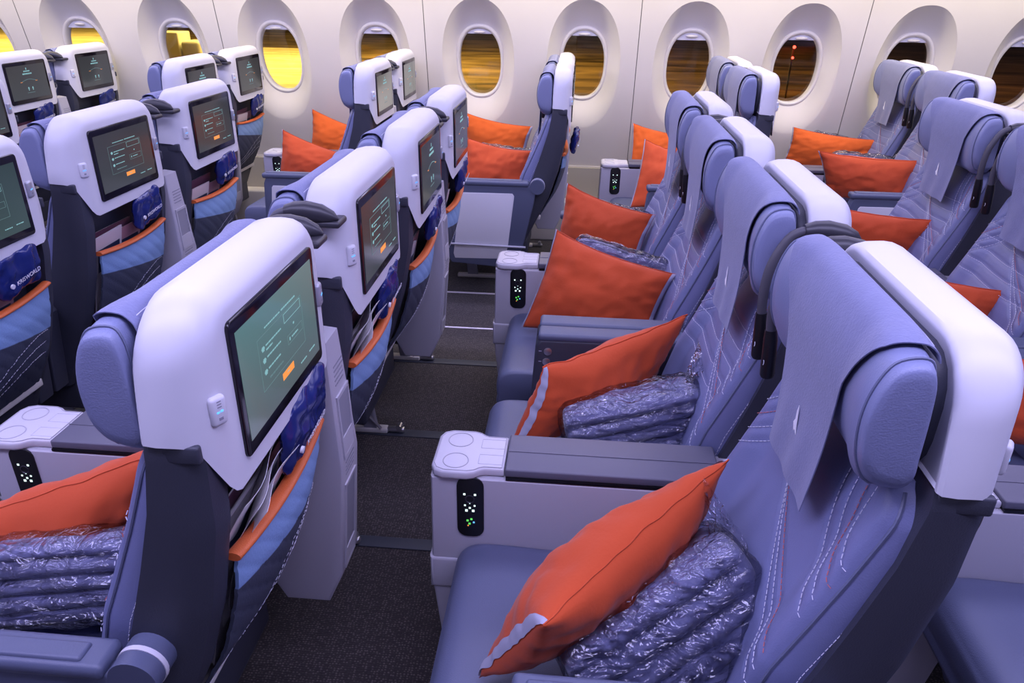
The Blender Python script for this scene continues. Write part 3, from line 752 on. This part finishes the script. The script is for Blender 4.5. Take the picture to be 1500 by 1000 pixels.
def ui_var(r, c):
    if c in (5, 6) or (r == 1 and c in (3, 4)): return 'B'
    return 'A'
for r in sorted(VIS):
    for c in VIS[r]:
        s = 1 if c in (1, 3, 5) else -1; arm = c in (1, 4, 5); horiz = not (r == 2 and c == 1)
        key = (s, arm, horiz)
        if key not in protos:
            o = make_seat(s, arm, horiz); protos[key] = o
        else: o = copy_tree(protos[key])
        o.location = seat_origin(r, c)
        for ch in o.children:
            if ch.name.split('.')[0] == 'headrest': ch.location = (0.016, 0, -0.012) if r <= 1 else (-0.002, 0, 0)
        tag(o, 'blue leather ' + SEATNAME[c] + ' seat with white shell, ' + ROWNAME[r], 'seat', 'cabin seats')
        if r == 3: continue
        sc = [ch for ch in o.children if ch.name.split('.')[0] == 'screen'][0]
        ds = [ch for ch in sc.children if ch.name.split('.')[0] == 'display'][0]
        ds.material_slots[0].link = 'OBJECT'
        ds.material_slots[0].material = DISP_TEAL if (r, c) == (1, 1) else DISP_DTEAL if (r, c) in ((0, 2),) else DISP_PALE if (r == 0 and c in (5, 6)) else DISP_GREY
        todo.append((r, c, sc))
for r, c, sc in todo:
    v = ui_var(r, c)
    if v not in UI: UI[v] = ui_geo(v).build('screen_graphics', [GLOW_C, GLOW_D, GLOW_O, GLOW_C], sc)
    else:
        g = UI[v].copy(); COL.objects.link(g); g.parent = sc

# ---------------------------------------------------------------- consoles between pair seats
def make_console():
    root = empty('centre_console', (0, 0, 0))
    h = 0.070
    body = MB().prism([(-0.790, 0.640), (-0.20, 0.640), (-0.06, 0.640), (-0.06, 0.353), (-0.24, 0.353), (-0.64, 0.30), (-0.67, 0.12), (-0.77, 0.12), (-0.795, 0.36)], 1, -h, h, 0.008)
    body.build('body', CONSOLE, root, smooth=30)
    MB().prism([(-0.798, 0.43), (-0.690, 0.43), (-0.685, 0.345), (-0.798, 0.345)], 1, -h-0.004, h+0.004, 0.008).build('kick_panel', CONSOLE, root, smooth=30)
    # rear panel with two framed slots, recess shade painted as a flat darker grey
    rp = MB().prism([(-0.055, 0.935), (-0.014, 0.93), (-0.006, 0.64), (-0.030, 0.36), (-0.068, 0.275), (-0.167, 0.275), (-0.205, 0.352), (-0.205, 0.63), (-0.09, 0.66), (-0.07, 0.76)], 1, -h-0.003, h-0.001, 0.007)
    rp.v = [(x, y if y < -0.03 else 0.040-0.040*max(0, (z-0.60)/0.33), z) for x, y, z in rp.v]
    ro = rp.build('rear_panel', CONSOLE, root, smooth=30)
    def face(z): return float(np.interp(z, [0.275, 0.36, 0.64, 0.93], [-0.068, -0.030, -0.006, -0.014]))
    sl = MB(); fr = MB(); pr = MB()
    for z0, z1 in ((0.66, 0.80), (0.37, 0.59)):
        for (ya, yb, za, zb) in ((-0.058, -0.052, z0, z1), (0.010, 0.016, z0, z1), (-0.058, 0.016, z0-0.004, z0+0.004), (-0.058, 0.016, z1-0.004, z1+0.004)):
            rings = []
            for z in (za, zb):
                x = face(z); rings.append([(x-0.002, ya, z), (x+0.0035, ya, z), (x+0.0035, yb, z), (x-0.002, yb, z)])
            fr.loft(rings)
        rings = []
        for z in (z0, z1):
            x = face(z); rings.append([(x-0.002, -0.052, z), (x+0.0008, -0.052, z), (x+0.0008, 0.010, z), (x-0.002, 0.010, z)])
        sl.loft(rings)
        rings = []
        for z in (z0+0.004, z0+0.045):
            x = face(z); rings.append([(x, -0.052, z), (x+0.003, -0.052, z), (x+0.003, 0.010, z), (x, 0.010, z)])
        fr.loft(rings)
    fr.build('slot_frame', CONSOLE, ro); sl.build('slot_shade_fill', RECESS, ro)
    rnd = random.Random(3)
    for zc, n in ((0.865, 5), (0.643, 4)):
        for k in range(n):
            z = zc-k*0.010; y = -0.050
            while y < 0.0:
                l = rnd.uniform(0.004, 0.012); x = face(z); pr.box((x-0.001, y, z), (x+0.0008, y+l, z+0.003)); y += l+0.002
    pr.build('printed_notice', RECESS, ro)
    # cup tray
    out = [(-0.790, -0.052), (-0.782, -0.070), (-0.765, -0.078), (-0.715, -0.078), (-0.700, -0.073), (-0.690, -0.064), (-0.680, -0.060), (-0.640, -0.060)]
    out = [(x, y) for x, y in out]+[(x, -y) for x, y in out[::-1]]
    to = MB().prism(out, 2, 0.640, 0.660, 0.006).build('cup_tray', TRAY, root, smooth=35)
    rm = MB()
    for yy in (-0.038, 0.038):
        rm.tube([(-0.742+0.026*math.cos(a), yy+0.026*math.sin(a), 0.6602) for a in [2*math.pi*k/28 for k in range(29)]], 0.0013, 6, caps=False)
    out2 = [((x+0.712)*0.93-0.712, y*0.92) for x, y in out]
    rm.tube([(x, y, 0.6603) for x, y in out2+[out2[0]]], 0.0012, 6, caps=False)
    for ya, yb in ((-0.045, -0.012), (0.012, 0.045)):
        q = [(-0.695, ya), (-0.645, ya), (-0.645, yb), (-0.695, yb), (-0.695, ya)]; rm.tube([(x, y, 0.6600) for x, y in q], 0.0007, 4, caps=False)
    rm.build('tray_rim', CONSOLE, to)
    lid = MB().box((-0.638, -0.066, 0.645), (-0.205, 0.066, 0.664), 0.004)
    for yy in (0.0,): lid.box((-0.636, yy-0.0012, 0.6635), (-0.21, yy+0.0012, 0.6655), 0.0005)
    lo = lid.build('console_lid', LID, root)
    MB().box((-0.636, -0.069, 0.640), (-0.21, 0.069, 0.646)).build('lid_seam', BLACK, lo)
    for sg in (-1, 1):
        yf = sg*(h+0.0005)
        rc = MB().prism([(x-0.708, z+0.568) for x, z in rrect(0.056, 0.150, 0.021, 5)], 1, yf-0.002, yf+0.002, 0.001)
        co = rc.build('remote_control', BLACK, root)
        yo = yf+sg*0.0022
        lt = MB()
        def dot(x, z, r_, mi): lt.box((x-r_, min(yo, yo+sg*0.0006), z-r_), (x+r_, max(yo, yo+sg*0.0006), z+r_), mi=mi)
        for x, z, r_ in ((-0.720, 0.602, 0.0022), (-0.698, 0.602, 0.0022), (-0.719, 0.574, 0.0018), (-0.699, 0.574, 0.0018), (-0.709, 0.568, 0.0020), (-0.716, 0.561, 0.0026), (-0.702, 0.561, 0.0026), (-0.709, 0.580, 0.0012)): dot(x, z, r_, 0)
        for x, z in ((-0.714, 0.535), (-0.706, 0.539), (-0.710, 0.527)): dot(x, z, 0.0022, 1)
        dot(-0.701, 0.531, 0.0018, 2); dot(-0.713, 0.522, 0.0014, 3)
        lt.build('button_light', [GLOW_W, GLOW_G, GLOW_B, GLOW_O], co)
        kn = MB(); kn.tube([(-0.709+0.009*math.cos(a), yo, 0.590+0.009*math.sin(a)) for a in [2*math.pi*k/20 for k in range(21)]], 0.0012, 5, caps=False); kn.build('dial', LAMPBLACK, co)
    return root
pc = None
CONLAB = {1: 'nearest the camera', 3: 'of the far centre seats', 5: 'beside the window seat'}
for r in sorted(VIS):
    for c in (1, 3, 5):
        if r < 0 and c == 1 or r == -2 and c == 3: continue
        if pc is None: pc = o = make_console()
        else: o = copy_tree(pc)
        y = (SEATY[c]+SEATY[c+1])/2
        o.location = seat_origin(r, c)*1.0; o.location.y = y
        tag(o, 'light grey console ' + CONLAB[c] + ', ' + ROWNAME[r], 'console', 'consoles between seats')
def make_double():
    root = empty('double_armrest', (0, 0, 0))
    for yy in (-0.038, 0.038):
        a, b = yy-0.034, yy+0.034
        bo = MB().prism([(-0.612, 0.645), (-0.600, 0.664), (-0.20, 0.668), (-0.17, 0.62), (-0.20, 0.36), (-0.600, 0.34), (-0.625, 0.42)], 1, a, b, 0.008).build('arm', DARK, root, smooth=35)
        MB().box((-0.605, a, 0.660), (-0.20, b, 0.682), 0.009).build('arm_pad', ARM, bo)
        sg = -1 if yy < 0 else 1; yf = b if sg > 0 else a
        for x, z in ((-0.577, 0.632), (-0.580, 0.600)):
            MB().tube([(x, yf, z), (x, yf+sg*0.004, z), (x, yf+sg*0.005, z)], [0.011, 0.011, 0.008], 20).build('recline_button', STEEL, bo)
        pr = MB()
        for z in (0.632, 0.600): pr.box((-0.602, min(yf, yf+sg*0.0008), z-0.001), (-0.594, max(yf, yf+sg*0.0008), z+0.001))
        pr.build('button_mark', TAPE, bo)
    return root
pdz = None
for r in (0, 1, 2, 3):
    o = make_double() if pdz is None else copy_tree(pdz)
    pdz = pdz or o
    o.location = (ROWS[r], (SEATY[2]+SEATY[3])/2, 0)
    tag(o, 'dark paired armrest with round metal buttons, ' + ROWNAME[r], 'armrest', 'paired armrests')

# ---------------------------------------------------------------- pillows and blankets
def make_pillow(corners, thick, seed, m, loc):
    """corners: (-u,-v),(+u,-v),(+u,+v),(-u,+v) relative to loc; tape runs along the +u end"""
    c00, c10, c11, c01 = [Vector(c) for c in corners]
    nrm = (c10-c00).cross(c01-c00).normalized()
    def base(u, v):
        a, b = (u+1)/2, (v+1)/2
        return c00*(1-a)*(1-b)+c10*a*(1-b)+c11*a*b+c01*(1-a)*b
    off = Vector((seed*3.1, seed*1.7, seed*0.9))
    def S(u, v, side, extra=0.0):
        uu = u*(1-0.055*(1-v*v)); vv = v*(1-(0.12 if v > 0 else 0.05)*(1-u*u))
        p = base(uu, vv)
        h = (max(0, 1-u*u)**0.52)*(max(0, 1-v*v)**0.52)
        q = p*7+off
        wr = 0.022*noise.noise(q)*h + 0.004*noise.noise(Vector((u*1.2+v*3.5+seed, v*1.0-u*2.5, seed*2.0)))*h**0.5 + 0.006*(0.5-abs(noise.noise(Vector(((u+v)*1.2+seed, (u-v)*3.2, 0.5)))))*h**0.5 + 0.004*noise.noise(Vector((u*2.1, v*7, seed)))*(max(0, 1-v*v)**0.3)*(abs(u)**2) + 0.006*noise.noise(Vector((u*9+seed, v*3, 1.3)))*abs(v)*(1-abs(v))*4
        e = 0.004*noise.noise(Vector((u*4, v*4, seed+5)))*max(abs(u), abs(v))**6
        return p+nrm*(side*(thick/2*h+extra)+wr+e*2)
    mb = MB(); n = 40
    def cosd(t): return math.sin(math.pi/2*(2*t-1))*0.25+(2*t-1)*0.75
    for side in (1, -1):
        W = n+1
        vs = [S(cosd(i/n), cosd(j/n), side) for i in range(n+1) for j in range(W)]
        fs = [[i*W+j, i*W+j+1, (i+1)*W+j+1, (i+1)*W+j] for i in range(n) for j in range(n)]
        mb.add(vs, fs)
    root = mb.build('pillow', m, None, smooth=70)
    bm = bmesh.new(); bm.from_mesh(root.data); bmesh.ops.remove_doubles(bm, verts=bm.verts[:], dist=0.0006); bmesh.ops.recalc_face_normals(bm, faces=bm.faces[:]); bm.to_mesh(root.data); bm.free()
    root.location = loc
    TS = -1 if seed == 2 else 1
    tp = MB()
    for u0, u1 in ((0.945, 0.999), (-0.999, -0.975)):
        tp = MB()
        tp.sheet(lambda a, b: S(u0+(u1-u0)*a, -1+2*b, TS, 0.0030), 4, 60, 0.0)
        tp.build('edge_tape', TAPE, root, smooth=70)
    # welt seam along the upper long edge
    sm = MB(); sm.tube([S(-1+2*i/40, 0.997, 1, 0.001) for i in range(41)], 0.0016, 5); sm.build('edge_seam', m, root)
    return root
PA = [(-0.36, 0.13, 0.56), (-0.645, -0.125, 0.50), (-0.540, -0.200, 0.71), (-0.245, 0.075, 0.83)]
PA2 = [(-0.33, 0.16, 0.52), (-0.66, -0.075, 0.50), (-0.580, -0.035, 0.725), (-0.225, 0.150, 0.80)]
PB = [(-0.680, 0.045, 0.505), (-0.270, -0.03, 0.500), (-0.195, -0.005, 0.735), (-0.580, 0.160, 0.815)]
PILLOWS = {
 (2, 1): (PA, 0.15, 'standing diagonally on the near-aisle seat under the big front headrest'),
 (2, 2): (PA2, 0.13, 'standing on the second seat behind the front console, clear-wrapped blanket leaning on it'),
 (2, 3): (PB, 0.13, 'large, upright beside the paired armrest, silvery wrap peeking over its top'),
 (2, 4): ([(-0.60, 0.12, 0.52), (-0.275, -0.02, 0.505), (-0.205, 0.02, 0.745), (-0.555, 0.16, 0.825)], 0.12, 'on the far-aisle centre seat, just behind the large upright pillow'),
 (2, 5): ([(-0.64, -0.10, 0.51), (-0.30, -0.09, 0.505), (-0.25, 0.08, 0.75), (-0.575, 0.12, 0.82)], 0.12, 'on the aisle seat beside the far window-pair console at centre right'),
 (2, 6): ([(-0.61, 0.02, 0.53), (-0.28, 0.03, 0.51), (-0.25, 0.12, 0.74), (-0.60, 0.16, 0.80)], 0.12, 'by the window wall just behind the centre-right console'),
 (1, 1): ([(-0.36, 0.15, 0.53), (-0.72, 0.0, 0.49), (-0.66, 0.02, 0.63), (-0.245, 0.08, 0.79)], 0.15, 'at the lower left behind the big front seat, wrapped blanket before it'),
 (1, 5): ([(-0.60, 0.02, 0.52), (-0.255, 0.0, 0.50), (-0.200, 0.12, 0.74), (-0.555, 0.12, 0.80)], 0.13, 'nearer of the two beside the side-on seat at top centre'),
 (1, 6): ([(-0.655, 0.15, 0.54), (-0.29, 0.04, 0.51), (-0.232, 0.05, 0.780), (-0.665, 0.19, 0.83)], 0.12, 'farther of the two beside the side-on seat at top centre'),
 (0, 5): ([(-0.67, 0.12, 0.53), (-0.22, 0.05, 0.51), (-0.20, 0.15, 0.66), (-0.645, 0.20, 0.80)], 0.13, 'nearer of the two left of centre at the top, by a small console'),
 (0, 6): ([(-0.70, 0.14, 0.53), (-0.26, 0.08, 0.51), (-0.23, 0.16, 0.68), (-0.675, 0.20, 0.825)], 0.12, 'farther of the two left of centre at the top'),
 (3, 3): ([(-0.60, 0.06, 0.52), (-0.20, -0.03, 0.53), (-0.175, -0.03, 0.735), (-0.58, 0.10, 0.78)], 0.12, 'small corner showing behind the big white shell at the right edge'),
 (3, 4): ([(-0.56, 0.14, 0.52), (-0.14, 0.0, 0.56), (-0.160, -0.05, 0.785), (-0.58, 0.14, 0.80)], 0.12, 'half hidden behind the white shell, right of the gooseneck lamps'),
 (3, 5): ([(-0.57, 0.09, 0.56), (-0.19, -0.02, 0.56), (-0.150, 0.02, 0.775), (-0.66, 0.06, 0.80)], 0.13, 'nearer of the two on the right window pair'),
 (3, 6): ([(-0.66, 0.10, 0.59), (-0.20, 0.0, 0.56), (-0.150, 0.02, 0.765), (-0.625, 0.12, 0.81)], 0.13, 'farther of the two on the right window pair'),
 (3, 2): ([(-0.55, 0.10, 0.52), (-0.12, 0.02, 0.53), (-0.11, 0.10, 0.72), (-0.55, 0.16, 0.76)], 0.12, 'sliver at the right picture edge behind the front white shell'),
}
for i, ((r, c), (cs, th, lab)) in enumerate(PILLOWS.items()):
    o = make_pillow(cs, th, i+1, ORANGE_WARMLIT if c == 6 else ORANGE, seat_origin(r, c))
    tag(o, 'orange pillow ' + lab, 'pillow', 'orange seat pillows')
def make_blanket(o3, ex, ey, ez, L, H, T, seed, loc, layers=5):
    """block centred o3; ex long axis, ez layer axis, ey thickness"""
    ex, ez = Vector(ex).normalized(), Vector(ez); ez = (ez-ex*ez.dot(ex)).normalized(); ey = ez.cross(ex).normalized(); o3 = Vector(o3)
    def ringset(grow, amp, seed2, n1=44, n2=84):
        rings = []
        for i in range(n1+1):
            t = -1+2*i/n1; tt = math.copysign(1-(1-abs(t))**1.4, t)
            e = (1-abs(t)**6)**0.3 if abs(t) < 1 else 0.0
            e = max(e, 0.02); rg = []
            for j in range(n2):
                a = 2*math.pi*j/n2; cx, cz = sup(1, 1, a, 4.5)
                lay = 0.0
                if abs(cx) > 0.5:
                    ph = (cz+1)/2*layers; lay = -(abs(math.sin(math.pi*ph+0.25*math.sin(t*3+seed)))**0.45-1)*-1
                    lay = (abs(math.sin(math.pi*(ph+0.12*math.sin(2.5*t+seed)))))**0.5-0.8
                y = cx*(T/2)*(0.25+0.75*e) + math.copysign(1, cx)*0.019*lay*e*(1 if grow < 0.002 else 0.75)
                z = cz*(H/2)*(0.35+0.65*e)
                p = ex*(tt*L/2)+ey*y+ez*z
                nn = (p-ex*(tt*L/2*0.7)).normalized()
                q = p*18+Vector((seed, seed2, 0))
                p = p+nn*(grow+amp*noise.noise(q)+amp*0.6*noise.noise(q*2.7))
                rg.append(tuple(o3+p))
            rings.append(rg)
        return rings
    bo = MB().loft(ringset(0, 0.004, 1)).build('blanket', BLANKET, None, smooth=70)
    bo.location = loc
    fo = MB().loft(ringset(0.013, 0.008, 7)).build('plastic_wrap', FILM, bo, smooth=60)
    # gathered tail of film
    tl = MB()
    c = o3+ex*(L/2-0.035)+ez*H*0.22
    def P(u, v):
        a = (v-0.5)*2; w_ = 0.05+0.05*u
        return c+ex*(0.055*u)+ez*(0.05*u+a*w_*0.9+0.012*noise.noise(Vector((u*5, v*9, seed))))+ey*(0.025*noise.noise(Vector((u*4, v*12, seed+3))))
    tl.sheet(P, 8, 20); tl.build('film_tail', FILM, bo, smooth=40)
    return bo
BLK = {
 (2, 1): ((-0.335, -0.075, 0.585), (0.26, 0.12, 0.16), (-0.35, 0.30, 0.80), 0.34, 0.20, 0.15, 'ridged, in clear wrap at lower right beneath the big front headrest'),
 (2, 2): ((-0.355, -0.040, 0.585), (0.31, 0.04, 0.07), (-0.1, 0.10, 1.0), 0.33, 0.17, 0.13, 'in crinkled clear wrap on the second seat, leaning on the tilted pillow'),
 (2, 3): ((-0.36, 0.165, 0.63), (0.38, -0.05, -0.10), (0.05, 0.12, 1.0), 0.36, 0.23, 0.06, 'whose silvery wrap peeks above the large upright pillow'),
 (1, 1): ((-0.50, -0.015, 0.545), (0.40, 0.02, 0.06), (-0.2, 0.35, 0.9), 0.44, 0.15, 0.15, 'ridged, in shiny clear wrap at the lower left edge'),
 (2, 4): ((-0.36, 0.175, 0.61), (0.36, -0.05, -0.06), (0.05, 0.12, 1.0), 0.33, 0.23, 0.05, 'hardly showing behind the far-aisle centre pillow'),
 (1, 5): ((-0.36, 0.17, 0.60), (0.36, -0.02, -0.03), (0.05, 0.15, 1.0), 0.32, 0.28, 0.05, 'whose wrap glints between the two pillows at top centre'),
 (3, 5): ((-0.38, 0.20, 0.62), (0.36, -0.02, -0.03), (0.05, 0.15, 1.0), 0.32, 0.27, 0.05, 'glinting between the two window-pair pillows at the right'),
 (3, 6): ((-0.38, 0.17, 0.62), (0.36, -0.02, -0.07), (0.05, 0.05, 1.0), 0.26, 0.27, 0.05, 'glinting above the pillow nearest the wall at the right'),
}
for i, ((r, c), (o3, ex, ez, L, H, T, lab)) in enumerate(BLK.items()):
    o = make_blanket(o3, ex, None, ez, L, H, T, i+1, seat_origin(r, c))
    tag(o, 'folded grey blanket ' + lab, 'blanket', 'wrapped fleece blankets')

# ---------------------------------------------------------------- pocket contents
def make_magazine(y0, y1, z1, x, lean, m, loc, tilt=0.0):
    M_ = Matrix.Translation((x, (y0+y1)/2, 0.52)) @ Matrix.Rotation(lean, 4, 'Y') @ Matrix.Rotation(tilt, 4, 'X')
    h = z1-0.52; w_ = (y1-y0)/2
    o = MB().box((-0.0012, -w_, 0), (0.0012, w_, h), M=M_).build('magazine', m)
    pg = MB().box((-0.0010, -w_+0.0015, 0.002), (-0.0035, w_-0.0015, h-0.002), M=M_) if False else MB().box((-0.0045, -w_+0.0015, 0.002), (-0.0013, w_-0.0015, h-0.002), M=M_)
    pg.build('pages', PAPER, o)
    bd = MB().box((0.0012, -w_+0.012, h*0.62), (0.0016, w_-0.012, h*0.86), M=M_); bd.build('cover_picture', COVER[2] if m is not COVER[2] else COVER[1], o)
    o.location = loc
    return o
def make_bag(loc, seed, yc, zc, big):
    L, H = (0.195, 0.13) if big else (0.16, 0.11)
    rings = []; n2 = 36
    for i in range(31):
        t = -1+2*i/30; e = max(0.03, (1-abs(t)**5)**0.5) if abs(t) < 1 else 0.03
        rg = []
        for j in range(n2):
            a = 2*math.pi*j/n2; cx, cz = math.cos(a), math.sin(a)
            p = Vector((0.016*math.copysign(abs(cx)**0.6, cx)*e, t*L/2, H/2*cz*(0.55+0.45*e)))
            q = p*30+Vector((seed*2, 0, seed)); p += Vector((1, 0.4*cx, 0.5*cz))*0.007*noise.noise(q)*(0.4+e)+Vector((0.003*noise.noise(q*2.5), 0, 0.007*noise.noise(q*0.8)))
            rg.append(tuple(p))
        rings.append(rg)
    o = MB().loft(rings).build('headset_bag', BAG, None, smooth=35)
    o.rotation_euler = (math.radians(8), math.radians(10), 0); o.location = Vector(loc)+Vector((-0.012, yc, zc))
    MB().tube([(0.020, -L*0.33, -H*0.10), (0.0245, -L*0.33, -H*0.10)], 0.0062, 14).build('snap_button', WHITE, o)
    fc = bpy.data.curves.new('bag_text', 'FONT'); fc.body = 'KRISWORLD'; fc.size = 0.016; fc.extrude = 0.0003; fc.align_x = 'LEFT'
    tmp = bpy.data.objects.new('bag_text', fc); COL.objects.link(tmp)
    dg = bpy.context.evaluated_depsgraph_get(); me = bpy.data.meshes.new_from_object(tmp.evaluated_get(dg))
    bpy.data.objects.remove(tmp); me.materials.clear(); me.materials.append(WHITE)
    to = bpy.data.objects.new('printed_name', me); COL.objects.link(to); to.parent = o
    M_ = Matrix(((0, 0, 1, 0.0265), (1, 0, 0, -L*0.26), (0, 1, 0, -H*0.12), (0, 0, 0, 1)))
    me.transform(M_)
    return o
POCK = [(1, 1), (1, 2), (1, 3), (1, 4), (0, 2), (0, 3), (0, 4), (-1, 5), (-1, 6), (-2, 5), (-2, 6), (0, 5), (0, 6)]
MAGW = ['rearmost, plum', 'middle, rose', 'front, pale']
for r, c in POCK:
    og = seat_origin(r, c); rnd = random.Random(r*10+c+50)
    for k, (y0, y1, z1, mi_) in enumerate(((-0.165, 0.045, 0.845, 0), (-0.125, 0.095, 0.822, 1), (-0.16, -0.02, 0.835, 3))):
        z1 += rnd.uniform(-0.012, 0.012)
        lean = math.radians(13.5+rnd.uniform(-1, 1))
        o = make_magazine(y0, y1, z1, -0.138+0.010*k, lean, COVER[mi_], og, tilt=math.radians(rnd.uniform(-3, 3)))
        tag(o, MAGW[k] + ' magazine behind ' + SEATNAME[c] + ' seat, ' + ROWNAME[r], 'magazine', 'magazines in seat pockets')
    if (r, c) in ((1, 1), (1, 2)):
        mb = MB()
        for q in range(3):
            def P(u, v, q=q):
                y = -0.165+0.15*u+0.014*q; z = 0.60+(0.258-0.014*q)*v
                return (-0.098+0.006*q+0.085*v*v+0.008*math.sin(u*5+q)*v, y, z-0.10*0+0.02*u*v)
            mb.sheet(P, 10, 12, 0.0006)
        o = mb.build('paper_leaflet', PAPERW); o.location = og
        tag(o, 'curling white paper leaflet in the pocket behind ' + SEATNAME[c] + ' seat, ' + ROWNAME[r], 'leaflet', 'paper leaflets')
    if (r, c) in ((0, 5), (0, 6)): continue
    o = make_bag(og, r*7+c, 0.080, 0.862, (r, c) == (1, 1))
    tag(o, 'navy headset bag behind ' + SEATNAME[c] + ' seat, ' + ROWNAME[r], 'bag', 'headset bags')
o = make_bag(seat_origin(1, 5)+Vector((0.035, -0.06, -0.06)), 9, 0.0, 0.90, False)
tag(o, 'small navy bag poking out behind the side-on seat at top centre', 'bag', 'headset bags')
